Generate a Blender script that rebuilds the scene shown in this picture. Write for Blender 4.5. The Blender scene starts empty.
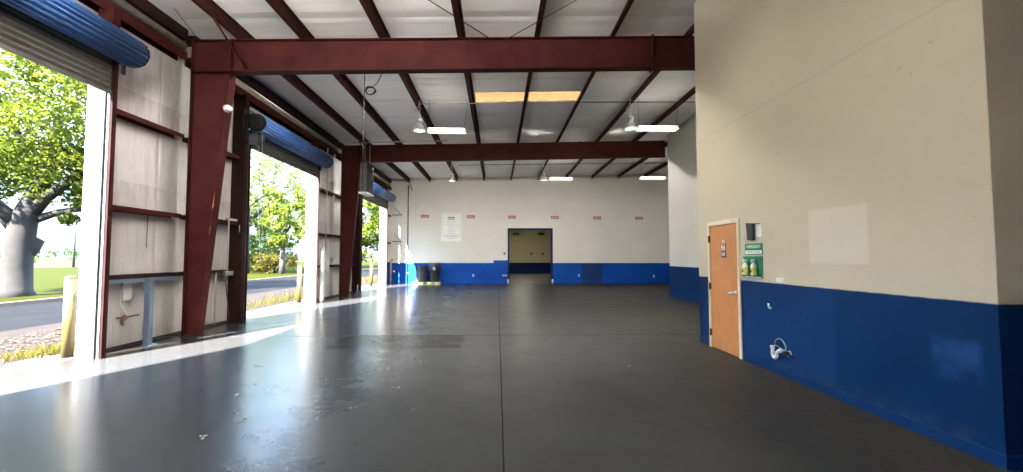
import bpy, bmesh, math, random
from mathutils import Vector, Matrix
R = random.Random(7)
C = bpy.context.scene.collection
PI = math.pi

# ------------------------------------------------------------------ materials
class NT:
    def __init__(s, name):
        s.m = bpy.data.materials.new(name); s.m.use_nodes = True
        s.t = s.m.node_tree; s.n = s.t.nodes; s.l = s.t.links
        s.b = s.n['Principled BSDF']; s.out = s.n['Material Output']
    def add(s, typ, **kw):
        n = s.n.new(typ)
        for k, v in kw.items():
            if k.startswith('i_'):
                key = k[2:]
                n.inputs[int(key) if key.isdigit() else key].default_value = v
            else: setattr(n, k, v)
        return n
    def link(s, a, b): s.l.new(a, b)
    def pos(s):
        if not hasattr(s, '_p'): s._p = s.add('ShaderNodeNewGeometry').outputs['Position']
        return s._p
    def xyz(s):
        if not hasattr(s, '_x'):
            n = s.add('ShaderNodeSeparateXYZ'); s.link(s.pos(), n.inputs[0]); s._x = n.outputs
        return s._x
    def math(s, op, a, b=None, clamp=False):
        n = s.add('ShaderNodeMath', operation=op); n.use_clamp = clamp
        for i, v in enumerate((a, b)):
            if v is None: continue
            if isinstance(v, (int, float)): n.inputs[i].default_value = v
            else: s.link(v, n.inputs[i])
        return n.outputs[0]
    def noise(s, scale, detail=4, rough=.55, vec=None, stretch=None):
        n = s.add('ShaderNodeTexNoise'); n.inputs['Scale'].default_value = scale
        n.inputs['Detail'].default_value = detail; n.inputs['Roughness'].default_value = rough
        v = vec or s.pos()
        if stretch:
            mp = s.add('ShaderNodeMapping'); mp.inputs['Scale'].default_value = stretch
            s.link(v, mp.inputs[0]); v = mp.outputs[0]
        s.link(v, n.inputs['Vector']); return n.outputs[0]
    def ramp(s, fac, a, b, lo=0., hi=1.):
        n = s.add('ShaderNodeMapRange', clamp=True)
        n.inputs[1].default_value = a; n.inputs[2].default_value = b
        n.inputs[3].default_value = lo; n.inputs[4].default_value = hi
        s.link(fac, n.inputs[0]); return n.outputs[0]
    def box(s, ax, lo, hi, soft=.004):
        v = s.xyz()['XYZ'.index(ax)]
        return s.math('MULTIPLY', s.ramp(v, lo-soft, lo+soft), s.ramp(v, hi-soft, hi+soft, 1, 0))
    def mix(s, fac, a, b):
        n = s.add('ShaderNodeMix', data_type='RGBA')
        for k, v in ((0, fac), (6, a), (7, b)):
            if isinstance(v, (int, float)): n.inputs[k].default_value = v
            elif isinstance(v, tuple): n.inputs[k].default_value = (*v, 1)
            else: s.link(v, n.inputs[k])
        return n.outputs[2]
    def color(s, c):
        if isinstance(c, tuple): s.b.inputs['Base Color'].default_value = (*c, 1)
        else: s.link(c, s.b.inputs['Base Color'])
    def bump(s, h, strength=.3, dist=.01):
        n = s.add('ShaderNodeBump'); n.inputs['Strength'].default_value = strength
        n.inputs['Distance'].default_value = dist; s.link(h, n.inputs['Height'])
        s.link(n.outputs[0], s.b.inputs['Normal'])

def srgb(r, g, b):
    f = lambda c: (c/255/12.92) if c/255 <= .04045 else ((c/255+.055)/1.055)**2.4
    return (f(r), f(g), f(b))

def simple(name, col, rough=.5, metal=0., var=.12, scale=6., bump=0., spec=.5):
    t = NT(name); t.b.inputs['Roughness'].default_value = rough; t.b.inputs['Metallic'].default_value = metal
    t.b.inputs['Specular IOR Level'].default_value = spec
    n = t.noise(scale)
    lo = tuple(c*(1-var) for c in col); hi = tuple(min(1, c*(1+var)) for c in col)
    t.color(t.mix(t.ramp(n, .3, .7), lo, hi))
    if bump: t.bump(t.noise(scale*8), bump, .004)
    return t.m

M = {}
M['maroon'] = simple('maroon_primer', (.050, .0112, .0102), .6, var=.3, scale=2.2, spec=.07)
M['maroon_purlin'] = simple('maroon_purlin', (.034, .0090, .0085), .65, var=.35, scale=4., spec=.08)
M['maroon_dark'] = simple('maroon_shaded', (.020, .0075, .0075), .6, var=.3, scale=3., spec=.1)  # darker maroon copy, puts the shade on eave struts and jambs into the colour
M['blue_coil'] = simple('blue_door_paint', (.045, .125, .32), .3, var=.06)
M['curtain'] = simple('curtain_back_grey', (.072, .066, .061), .45, var=.15)
M['white_trim'] = simple('white_trim_paint', (.055, .052, .047), .6, var=.05)
M['galv'] = simple('galvanised_steel', (.42, .43, .45), .38, .7, var=.2)
M['matte_black'] = simple('matte_black', (.010, .010, .011), .75, spec=.15)
M['guide'] = simple('guide_steel', (.085, .088, .095), .45, .3, var=.15)
M['dark_steel'] = simple('dark_steel', (.03, .03, .032), .5, .3, var=.3)
M['grey_paint'] = simple('grey_paint', (.40, .41, .41), .45, var=.1)
M['heater_grey'] = simple('heater_grey', (.085, .088, .088), .5, var=.1)
M['blue_grey'] = simple('blue_grey_paint', (.11, .15, .21), .5, var=.15)
M['white_plastic'] = simple('white_plastic', (.75, .75, .72), .35, var=.04)
M['black_plastic'] = simple('black_plastic', (.022, .023, .027), .42, var=.25)
M['chrome'] = simple('satin_chrome', (.80, .79, .76), .3, .55, var=.05)
M['hinge'] = simple('bronze_hinge', (.05, .035, .025), .45, .6)
M['yellow'] = simple('bollard_yellow', (.085, .060, .014), .55, var=.1)
M['pallet'] = simple('pallet_yellow', (.72, .62, .22), .6, var=.15)
M['insul_pipe'] = simple('beige_insulation', (.36, .32, .27), .95, var=.15)
M['wire'] = simple('grey_wire', (.035, .035, .035), .7, spec=.1)
M['cable'] = simple('black_cable', (.007, .007, .007), .7, spec=.1)
M['green'] = simple('sign_green', (.012, .16, .075), .4, var=.06)
M['sign_green_pale'] = simple('pale_green_cap', (.45, .58, .48), .5)
M['sign_white'] = simple('sign_white', (.78, .80, .76), .5, var=.03)
M['bottle_yellow'] = simple('bottle_yellow', (.72, .60, .12), .4)
M['pvc'] = simple('white_pvc', (.80, .80, .77), .3, var=.04)
M['frame_cream'] = simple('frame_cream', (.62, .56, .43), .45, var=.05)
M['blue_trim'] = simple('blue_trim_paint', (.0012, .020, .08), .5, var=.12, spec=.12)
M['rust'] = simple('rust', (.16, .07, .04), .7, var=.4, scale=20)
M['poster'] = simple('poster_white', (.70, .71, .68), .6, var=.04)
M['poster_ink'] = simple('poster_ink', (.16, .17, .18), .7)
M['poster_pale'] = simple('poster_pale_ink', (.36, .38, .37), .7)
M['plaque_red'] = simple('plaque_red', (.36, .12, .10), .6, var=.15)
M['plaque_pale'] = simple('plaque_pale', (.55, .36, .32), .6)
M['glass_grey'] = simple('prismatic_reflector', (.42, .42, .40), .22, .6, var=.2, scale=30)
M['bark'] = simple('oak_bark', (.0088, .0072, .0068), .9, var=.4, scale=5, bump=.8)
M['pale_bark'] = simple('pale_bark', (.035, .032, .03), .9, var=.4, scale=4, bump=.6)
M['apron'] = simple('concrete_apron', (.045, .0435, .041), .8, var=.15, scale=3)
M['kerb'] = simple('kerb_concrete', (.06, .04, .026), .85, var=.25, scale=3)
M['pink_paper'] = simple('pink_paper', (.62, .36, .33), .7)

def emit(name, col, strength, base=(.8, .8, .8)):
    t = NT(name); t.color(base)
    t.b.inputs['Emission Color'].default_value = (*col, 1); t.b.inputs['Emission Strength'].default_value = strength
    return t.m
M['tube'] = emit('fluorescent_tube', (1., .88, .58), .16)
M['fill_bright'] = emit('bright_fill_tube', (1., .96, .90), 50.)
M['fill_top'] = emit('upper_fill_glow', (1., .95, .86), .5)
M['fill_soft'] = emit('soft_fill_tube', (1., .93, .8), 1.4)
M['fill_room'] = emit('room_fill_tube', (1., .93, .78), 10.)
M['fill_top_back'] = emit('upper_fill_glow_back', (1., .96, .88), .5)
M['batten'] = emit('batten_fill_tube', (1., .96, .91), 17.)
M['lens'] = emit('lamp_lens', (1., .97, .9), .12)

# wood door
t = NT('door_oak_veneer'); t.b.inputs['Roughness'].default_value = .38
n = t.noise(7, 6, .6, stretch=(1, 9, .7)); n2 = t.noise(2, 3)
c = t.mix(t.ramp(n, .32, .7), srgb(160, 100, 50), srgb(192, 131, 76))
t.color(t.mix(t.math('MULTIPLY', t.ramp(n2, .4, .7), .35), c, srgb(198, 140, 96))); M['oak'] = t.m

# two tone painted walls
CREAM = (.48, .43, .33)
def wall_paint(name, hb, cream=CREAM, blue=(.001, .019, .076), extra=None):
    t = NT(name); t.b.inputs['Roughness'].default_value = .5
    z = t.xyz()[2]
    big = t.noise(.7, 5); fine = t.noise(9, 5)
    cr = t.mix(t.ramp(big, .35, .7), tuple(c*.93 for c in cream), cream)
    sc = t.noise(5, 6, .7, stretch=(1, 1, 2.6))
    cr = t.mix(t.math('MULTIPLY', t.ramp(sc, .655, .70), .5), cr, (.26, .22, .17))
    bl = t.mix(t.ramp(big, .35, .65), tuple(c*.85 for c in blue), tuple(c*1.15 for c in blue))
    bl = t.mix(t.math('MULTIPLY', t.ramp(sc, .71, .75), .4), bl, (.06, .10, .20))
    edge = t.math('ADD', z, t.math('MULTIPLY', t.math('SUBTRACT', fine, .5), .012))
    mask = t.ramp(edge, hb-.006, hb+.006)
    if extra: bl, cr, mask = extra(t, bl, cr, mask)
    t.color(t.mix(mask, bl, cr)); t.b.inputs['Specular IOR Level'].default_value = .1
    t.bump(t.noise(60, 3), .08, .003)
    return t.m
HB = 1.2
def block_extra(t, bl, cr, mask):
    def rect(y0, y1, z0, z1, s=.02): return t.math('MULTIPLY', t.box('Y', y0, y1, s), t.box('Z', z0, z1, s))
    cr = t.mix(t.math('MULTIPLY', rect(4.26, 5.09, 1.48, 2.10), .45), cr, (.60, .565, .48))
    # drywall joint
    wob = t.noise(.8, 2); z = t.xyz()[2]
    zz = t.math('ADD', z, t.math('MULTIPLY', t.math('SUBTRACT', wob, .5), .05))
    d = t.math('ABSOLUTE', t.math('SUBTRACT', zz, 3.68))
    cr = t.mix(t.ramp(d, .006, .02, .5, 0), cr, (.36, .34, .29))
    sm = t.noise(1.6, 5, .6, stretch=(1, 1, 1.5))
    bl = t.mix(t.math('MULTIPLY', t.math('MULTIPLY', rect(5.05, 6.1, .70, .86, .08), .45), t.ramp(t.noise(11, 6, .75), .50, .72)), bl, (.07, .12, .21))
    pat = t.math('MULTIPLY', rect(3.28, 3.66, .55, .88, .03), t.ramp(sm, .3, .5))
    bl = t.mix(t.math('MULTIPLY', pat, .7), bl, (.018, .062, .19))
    bl = t.mix(t.math('MULTIPLY', rect(4.72, 6.5, .12, 1.19, .03), .35), bl, (.008, .042, .15))
    low = t.math('MULTIPLY', t.ramp(z, .05, .25, 1, 0), t.ramp(t.noise(4, 5), .45, .65))
    bl = t.mix(t.math('MULTIPLY', low, .55), bl, (.05, .06, .08))
    return bl, cr, mask
M['wall_block'] = wall_paint('block_wall_paint', HB, extra=block_extra)
M['wall_near'] = wall_paint('block_front_paint', HB)
M['wall_mid'] = wall_paint('mid_wall_paint', HB, cream=(.43, .418, .38))
def back_extra(t, bl, cr, mask):
    x, _, z = t.xyz()
    step = t.math('MULTIPLY', t.box('X', -.22, .66, .006), t.ramp(z, 1.355, 1.365, 1, 0))
    mask = t.math('MULTIPLY', mask, t.math('SUBTRACT', 1, step))
    bl = t.mix(t.math('MULTIPLY', t.box('X', 5.0, 6.15, .05), .6), bl, (.018, .02, .028))
    bk = t.ramp(x, -1, 5)
    return bl, cr, mask
M['wall_back'] = wall_paint('back_wall_paint', HB, cream=(.63, .605, .545), blue=(.004, .055, .29), extra=back_extra)
M['room_paint'] = wall_paint('far_room_paint', 1.02, cream=(.55, .49, .30), blue=(.006, .02, .10))

# insulation facing on the left wall
t = NT('wall_insulation_facing'); t.b.inputs['Roughness'].default_value = .55
x, y, z = t.xyz()
st = t.noise(2.4, 4, .5, stretch=(1, 3.2, .3)); bg = t.noise(.9, 4)
col = t.mix(t.ramp(bg, .3, .7), (.39, .37, .352), (.53, .512, .49))
col = t.mix(t.math('MULTIPLY', t.ramp(st, .52, .78), .55), col, (.30, .27, .25))
seam = t.math('ABSOLUTE', t.math('SUBTRACT', t.math('FRACT', t.math('MULTIPLY', t.math('SUBTRACT', y, .42), 1/1.22)), .5))
col = t.mix(t.ramp(seam, .004, .014, .6, 0), col, (.25, .22, .19))
gz = t.math('FRACT', t.math('MULTIPLY', t.math('ADD', z, .35), 1/1.6)); gd = t.math('MULTIPLY', t.ramp(gz, .70, .99, 0, .6), t.ramp(t.noise(2.5, 5, .65, stretch=(1, 2, .6)), .35, .65))
col = t.mix(gd, col, (.20, .17, .15))
t.color(col)
wr = t.noise(6, 4, .6, stretch=(1, 6, .6))
t.bump(t.math('ADD', wr, t.ramp(seam, 0, .05)), .5, .03)
M['facing'] = t.m

# roof insulation facing
t = NT('roof_insulation_facing'); t.b.inputs['Roughness'].default_value = .42
y = t.xyz()[1]
bands = t.noise(1.0, 4, .6, stretch=(.12, 3.2, 1)); bg = t.noise(.5, 3)
col = t.mix(t.ramp(bg, .3, .7), (.85, .84, .815), (.91, .90, .885))
col = t.mix(t.ramp(bands, .55, .8, 0, .3), col, (.55, .50, .43))
seam = t.math('ABSOLUTE', t.math('SUBTRACT', t.math('FRACT', t.math('MULTIPLY', y, 1/1.52)), .5))
col = t.mix(t.ramp(seam, .003, .012, .35, 0), col, (.45, .42, .38))
t.color(col)
t.bump(t.math('ADD', bands, t.math('MULTIPLY', t.ramp(seam, 0, .12), .6)), .6, .05)
M['roof'] = t.m

# skylight panel: translucent fibreglass
t = NT('skylight_fibreglass'); t.b.inputs['Roughness'].default_value = .5
n = t.noise(5, 4, .6, stretch=(1, 6, 1))
col = t.mix(t.ramp(n, .3, .7), (.17, .125, .07), (.29, .225, .145)); t.color(col)
tr = t.add('ShaderNodeBsdfTranslucent'); t.link(col, tr.inputs[0])
mx = t.add('ShaderNodeMixShader'); mx.inputs[0].default_value = .72
t.link(t.b.outputs[0], mx.inputs[1]); t.link(tr.outputs[0], mx.inputs[2]); t.link(mx.outputs[0], t.out.inputs[0])
M['skylight'] = t.m

# floor: sealed concrete
t = NT('sealed_concrete_floor')
x, y, z = t.xyz()
big = t.noise(.35, 5, .6); mid = t.noise(1.6, 6, .65); fine = t.noise(14, 5, .6)
col = t.mix(t.ramp(big, .3, .7), (.0150, .0162, .0185), (.0330, .0340, .0350))
col = t.mix(t.math('MULTIPLY', t.ramp(mid, .40, .72), .6), col, (.018, .0175, .0165))
col = t.mix(t.math('MULTIPLY', t.ramp(t.noise(5, 6, .7), .40, .75), .45), col, (.040, .040, .037))
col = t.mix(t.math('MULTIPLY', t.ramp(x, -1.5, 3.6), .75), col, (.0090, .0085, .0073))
wear = t.math('MULTIPLY', t.ramp(t.math('ADD', x, t.math('MULTIPLY', mid, 1.2)), 3.2, 3.9), t.ramp(fine, .3, .6))
col = t.mix(t.math('MULTIPLY', wear, .35), col, (.07, .06, .045))
rub = t.math('MULTIPLY', t.box('X', -2.95, -.62, .03), t.box('Y', 7.55, 8.75, .03))
col = t.mix(t.math('MULTIPLY', rub, t.ramp(mid, .3, .6, .5, .95)), col, (.012, .0115, .011))
jx = t.math('ADD', x, t.math('MULTIPLY', t.math('SUBTRACT', t.noise(.5, 2), .5), .02))
j1 = t.ramp(t.math('ABSOLUTE', t.math('SUBTRACT', jx, .052)), .004, .008, .9, 0)
j2 = t.ramp(t.math('ABSOLUTE', t.math('SUBTRACT', y, 8.75)), .008, .022, .8, 0)
j3 = t.ramp(t.math('ABSOLUTE', t.math('SUBTRACT', y, 17.0)), .006, .02, .4, 0)
jj = t.math('MAXIMUM', j1, t.math('MAXIMUM', j2, j3))
col = t.mix(jj, col, (.006, .0055, .005))
col = t.mix(t.math('MULTIPLY', t.ramp(x, -4.9, -4.2, 1, 0), t.ramp(mid, .2, .8, .95, .6)), col, (.036, .0365, .0385))  # sun strip brightness put into the colour: floor painted paler along the doors
edge = t.math('MULTIPLY', t.ramp(x, -6.15, -5.95, 1, 0), t.ramp(mid, .3, .6, .4, 1))
col = t.mix(t.math('MULTIPLY', edge, .75), col, (.04, .028, .022))
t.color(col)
scr = t.noise(5, 6, .7, stretch=(1, .55, 1))
rg = t.math('ADD', t.math('ADD', t.ramp(mid, .25, .8, .15, .23), t.math('ADD', t.math('MULTIPLY', t.ramp(scr, .3, .8), .04), t.ramp(x, -3., 3.2, 0, .22))), t.math('MULTIPLY', fine, .05))
t.link(t.math('ADD', rg, t.math('MULTIPLY', jj, .4)), t.b.inputs['Roughness'])
t.link(t.math('MULTIPLY', t.math('MULTIPLY', t.ramp(jj, 0, 1, 1, .1), t.ramp(x, -3.5, 1.5, .15, .06)), t.ramp(t.math('MULTIPLY', rub, t.ramp(mid, .3, .6, .5, .95)), 0, 1, 1, .25)), t.b.inputs['Specular IOR Level'])
t.bump(t.noise(2.2, 4, .6), .06, .02)
M['floor'] = t.m

# outside grounds
def ground_mat(name, a, b, scale, c=None, cs=12, lo=.55, hi=.7):
    t = NT(name); t.b.inputs['Roughness'].default_value = .95; t.b.inputs['Specular IOR Level'].default_value = .02
    col = t.mix(t.ramp(t.noise(scale, 6, .65), .3, .7), a, b)
    if c: col = t.mix(t.ramp(t.noise(cs, 5, .7), lo, hi), col, c)
    t.color(col); t.bump(t.noise(30, 4), .5, .02); return t.m
M['lawn'] = ground_mat('lawn_grass', (.0125, .0148, .0014), (.0180, .0195, .0022), .35, (.024, .021, .006), 1.2)
M['asphalt'] = ground_mat('asphalt', (.0075, .0075, .0086), (.011, .011, .0125), .8)
M['verge'] = ground_mat('dry_verge', (.019, .0155, .0145), (.026, .0215, .0195), 1.5, (.027, .0145, .009), 6)
M['field'] = ground_mat('dry_field', (.024, .021, .012), (.03, .027, .016), .1)

def leaf_mat(name, a, b):
    t = NT(name); t.b.inputs['Roughness'].default_value = .8; t.b.inputs['Specular IOR Level'].default_value = .05
    col = t.mix(t.ramp(t.noise(1.3, 3), .35, .65), a, b); t.color(col)
    tr = t.add('ShaderNodeBsdfTranslucent'); t.link(col, tr.inputs[0])
    mx = t.add('ShaderNodeMixShader'); mx.inputs[0].default_value = .45
    t.link(t.b.outputs[0], mx.inputs[1]); t.link(tr.outputs[0], mx.inputs[2]); t.link(mx.outputs[0], t.out.inputs[0])
    return t.m
M['leaf'] = leaf_mat('oak_leaf', (.058, .083, .008), (.108, .122, .018))
M['leaf_pale'] = leaf_mat('pale_leaf', (.10, .135, .035), (.165, .185, .07))
M['leaf_dark'] = leaf_mat('shrub_leaf', (.035, .065, .016), (.065, .095, .03))
M['straw'] = leaf_mat('dry_grass_blade', (.06, .056, .010), (.09, .075, .018))
M['litter'] = simple('leaf_litter', (.34, .30, .24), .9, var=.5, scale=40)

# ------------------------------------------------------------------ mesh builder
class MB:
    def __init__(s): s.v = []; s.f = []; s.sm = []
    def face(s, vs, smooth=False):
        i = len(s.v); s.v += [tuple(v) for v in vs]; s.f.append(tuple(range(i, i+len(vs)))); s.sm.append(smooth)
    def hexa(s, p):
        i = len(s.v); s.v += [tuple(q) for q in p]
        for f in ((0, 3, 2, 1), (4, 5, 6, 7), (0, 1, 5, 4), (1, 2, 6, 5), (2, 3, 7, 6), (3, 0, 4, 7)):
            s.f.append(tuple(i+k for k in f)); s.sm.append(False)
        return s
    def box(s, x0, x1, y0, y1, z0, z1):
        if x0 > x1: x0, x1 = x1, x0
        if y0 > y1: y0, y1 = y1, y0
        if z0 > z1: z0, z1 = z1, z0
        return s.hexa([(x0, y0, z0), (x1, y0, z0), (x1, y1, z0), (x0, y1, z0), (x0, y0, z1), (x1, y0, z1), (x1, y1, z1), (x0, y1, z1)])
    def prism(s, prof, axis, a, b, smooth=False, cap=True, za=None):
        """profile polygon (u,v) extruded along axis from a to b"""
        def P(u, v, w): return {'X': (w, u, v), 'Y': (u, w, v), 'Z': (u, v, w)}[axis]
        n = len(prof); i = len(s.v)
        s.v += [P(u, v, a) for u, v in prof] + [P(u, v, b) for u, v in prof]
        for k in range(n):
            m = (k+1) % n; s.f.append((i+k, i+m, i+n+m, i+n+k)); s.sm.append(smooth)
        if cap:
            s.f.append(tuple(i+k for k in reversed(range(n)))); s.sm.append(False)
            s.f.append(tuple(i+n+k for k in range(n))); s.sm.append(False)
        return s
    def tube(s, path, r, n=10, cap=True):
        path = [Vector(p) for p in path]; rs = r if isinstance(r, (list, tuple)) else [r]*len(path)
        i0 = len(s.v); up = None
        for k, p in enumerate(path):
            d = (path[min(k+1, len(path)-1)]-path[max(k-1, 0)]).normalized()
            if up is None:
                up = Vector((0, 0, 1)) if abs(d.z) < .9 else Vector((1, 0, 0))
            a = d.cross(up).normalized(); up = a.cross(d).normalized()
            for j in range(n):
                th = 2*PI*j/n; s.v.append(tuple(p+(a*math.cos(th)+up*math.sin(th))*rs[k]))
        for k in range(len(path)-1):
            for j in range(n):
                m = (j+1) % n; a = i0+k*n
                s.f.append((a+j, a+m, a+n+m, a+n+j)); s.sm.append(True)
        if cap:
            s.f.append(tuple(i0+j for j in range(n))); s.sm.append(False)
            e = i0+(len(path)-1)*n; s.f.append(tuple(e+j for j in reversed(range(n)))); s.sm.append(False)
        return s
    def lathe(s, prof, c, n=24, axis='Z', cap=True):
        """prof: list of (r, h) from bottom up about c"""
        i0 = len(s.v)
        for r, h in prof:
            for j in range(n):
                th = 2*PI*j/n; a, b = r*math.cos(th), r*math.sin(th)
                q = {'Z': (a, b, h), 'Y': (a, h, b), 'X': (h, a, b)}[axis]
                s.v.append((c[0]+q[0], c[1]+q[1], c[2]+q[2]))
        for k in range(len(prof)-1):
            for j in range(n):
                m = (j+1) % n; a = i0+k*n
                s.f.append((a+j, a+m, a+n+m, a+n+j)); s.sm.append(True)
        if cap:
            s.f.append(tuple(i0+j for j in reversed(range(n)))); s.sm.append(False)
            e = i0+(len(prof)-1)*n; s.f.append(tuple(e+j for j in range(n))); s.sm.append(False)
        return s
    def build(s, name, mat, parent=None, bevel=0., fix=True):
        off = Vector(parent_world(parent)) if parent else Vector((0, 0, 0))
        me = bpy.data.meshes.new(name)
        me.from_pydata([tuple(Vector(v)-off) for v in s.v], [], s.f)
        me.polygons.foreach_set('use_smooth', s.sm)
        me.materials.append(mat if not isinstance(mat, str) else M[mat])
        if fix and len(s.f) < 5000:
            bm = bmesh.new(); bm.from_mesh(me); bmesh.ops.recalc_face_normals(bm, faces=bm.faces); bm.to_mesh(me); bm.free()
        me.update()
        o = bpy.data.objects.new(name, me); C.objects.link(o)
        if parent: o.parent = parent
        if bevel:
            b = o.modifiers.new('edge', 'BEVEL'); b.width = bevel; b.segments = 2; b.limit_method = 'ANGLE'
        return o
def parent_world(o):
    v = Vector((0, 0, 0))
    while o: v += o.location; o = o.parent
    return v
def tag(o, label, cat, group=None, kind=None):
    o['label'] = label; o['category'] = cat
    if group: o['group'] = group
    if kind: o['kind'] = kind
    return o
def thing(name, label, cat, loc, group=None, kind='thing'):
    o = bpy.data.objects.new(name, None); C.objects.link(o); o.location = loc; o.empty_display_size = .1
    return tag(o, label, cat, group, kind)
def struct(o): o['kind'] = 'structure'; return o

# ------------------------------------------------------------------ layout constants
SL = .0255                                   # roof slope
def zbt(x): return 6.062+SL*x                # top of rafters
def zr(x): return zbt(x)+.215                # roof facing
WX = -6.40                                   # inner face of left wall facing
XR, YN, YF = 3.724, 3.148, 7.95              # block room: side wall, near and far faces
XM, YM = 6.77, 16.95
YB = 25.63
YS = -8.2
FX0, FX1, FH = -5.6, -2.0, 4.4                # open vehicle entrance behind the camera
Y1, Y2, Y0 = 8.85, 17.2, .5
DOORS = [(-5.6, -1.5, 4.15), (3.05, 6.9, 4.09), (10.7, 14.8, 4.21), (19.55, 24.0, 4.15)]

# ------------------------------------------------------------------ room shell
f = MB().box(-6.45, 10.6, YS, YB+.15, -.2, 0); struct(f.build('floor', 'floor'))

# roof with two openings for the translucent skylight panels
PX = [-5.17, -3.93, -2.34, -.75, .83, 2.43, 4.05, 5.62, 7.2, 8.78]
holes = [(PX[3]+.075, PX[4]-.01, 12.32, 13.12), (PX[4]+.075, PX[5]-.01, 12.32, 13.12)]
xs = sorted({-6.5, 10.6, *[h for q in holes for h in q[:2]]}); ys = sorted({YS, YB+.15, 12.32, 13.12})
rf = MB()
for i in range(len(xs)-1):
    for j in range(len(ys)-1):
        xm, ym = (xs[i]+xs[i+1])/2, (ys[j]+ys[j+1])/2
        if any(a < xm < b and c < ym < d for a, b, c, d in holes): continue
        x0, x1, y0, y1 = xs[i], xs[i+1], ys[j], ys[j+1]
        rf.hexa([(x0, y0, zr(x0)), (x1, y0, zr(x1)), (x1, y1, zr(x1)), (x0, y1, zr(x0)),
                 (x0, y0, zr(x0)+.1), (x1, y0, zr(x1)+.1), (x1, y1, zr(x1)+.1), (x0, y1, zr(x0)+.1)])
struct(rf.build('ceiling', 'roof'))
for k, (a, b, c, d) in enumerate(holes):
    sk = MB().hexa([(a-.02, c-.02, zr(a)+.03), (b+.02, c-.02, zr(b)+.03), (b+.02, d+.02, zr(b)+.03), (a-.02, d+.02, zr(a)+.03),
                    (a-.02, c-.02, zr(a)+.036), (b+.02, c-.02, zr(b)+.036), (b+.02, d+.02, zr(b)+.036), (a-.02, d+.02, zr(a)+.036)])
    o = struct(sk.build('window_%d' % (k+1), 'skylight'))
    o['label'] = ['yellowed translucent roof skylight panel, the left of the pair', 'yellowed translucent roof skylight panel, the right of the pair'][k]

# left wall: facing with door openings (one wall, grid of panels round the openings)
wl = MB()
segs = []; y = YS
for a, b, h in DOORS: segs.append((y, a-.06)); y = b+.06
segs.append((y, YB))
for a, b in segs: wl.box(WX-.05, WX, a, b, .05, 6.12)
for a, b, h in DOORS: wl.box(WX-.05, WX, a-.06, b+.06, 5.2, 6.12)
struct(wl.build('wall_left', 'facing'))
tb = MB()
for a, b in segs: tb.box(WX-.05, WX+.035, a, b, 0, .055)
struct(tb.build('baseboard_left', 'dark_steel'))

# back wall with doorway
DX0, DX1, DZ = .70, 3.18, 3.16
wb = MB().box(-6.45, DX0, YB, YB+.15, 0, 6.3).box(DX1, 10.6, YB, YB+.15, 0, 6.55).box(DX0, DX1, YB, YB+.15, DZ, 6.4)
struct(wb.build('wall_back', 'wall_back'))
fr = MB().box(DX0-.09, DX0+.01, YB-.03, YB+.18, 0, DZ+.09).box(DX1-.01, DX1+.09, YB-.03, YB+.18, 0, DZ+.09).box(DX0+.01, DX1-.01, YB-.03, YB+.18, DZ-.01, DZ+.09)
struct(fr.build('trim_1', 'blue_trim', bevel=.006))
# room seen through the doorway
rm = MB()
rm.box(-3, 8, 41, 41.15, 0, 4.6)
struct(rm.build('wall_far_room', 'room_paint'))
struct(MB().box(-3.1, -3, YB+.15, 41, 0, 4.6).build('wall_far_room_left', 'room_paint'))
struct(MB().box(8, 8.1, YB+.15, 41, 0, 4.6).build('wall_far_room_right', 'room_paint'))
struct(MB().box(-3, 8, YB+.15, 41, 4.6, 4.7).build('ceiling_far_room', 'roof'))
struct(MB().box(-3, 8, YB+.15, 41, -.2, 0).build('floor_far_room', simple('far_room_concrete', (.085, .078, .066), .5, var=.15, scale=2, spec=.2)))

# block room on the right
wr = MB()
DY0, DY1, DH = 6.60, 7.53, 2.13              # door opening
wr.box(XR, XR+.14, YN, DY0, 0, 6.36).box(XR, XR+.14, DY1, YF, 0, 6.36).box(XR, XR+.14, DY0, DY1, DH, 6.36)
struct(wr.build('wall_right', 'wall_block'))
struct(MB().box(XR+.002, 10.5, YN-.004, YN+.14, 0, 6.36).build('wall_right_front', 'wall_near'))
struct(MB().box(XR+.14, XM, YF-.14, YF-.002, 0, 6.36).build('wall_right_rear', 'wall_near'))
struct(MB().box(XM, XM+.14, YF-.14, YM, 0, 6.45).build('wall_right_far', 'wall_mid'))
struct(MB().box(XM+.14, 10.6, YM-.14, YM, 0, 6.5).build('wall_right_return', 'wall_mid'))
struct(MB().box(10.45, 10.6, YM, YB, 0, 6.55).build('wall_right_end', 'wall_mid'))
struct(MB().box(-6.45, FX0, YS-.15, YS, 0, 6.5).box(FX1, 10.6, YS-.15, YS, 0, 6.5).box(FX0, FX1, YS-.15, YS, 0, 6.5).build('wall_behind', 'wall_near'))
struct(MB().box(10.45, 10.6, YS, YN, 0, 6.5).build('wall_behind_right', 'wall_near'))
bb = MB().box(XR-.006, XR, YN, DY0-.06, 0, .10).box(XR-.006, XR, DY1+.06, YF, 0, .10)
struct(bb.build('baseboard_right', 'blue_trim'))
struct(MB().box(XR-.012, 10.45, YN-.016, YN-.004, 0, .10).build('baseboard_front', 'blue_trim'))

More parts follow.
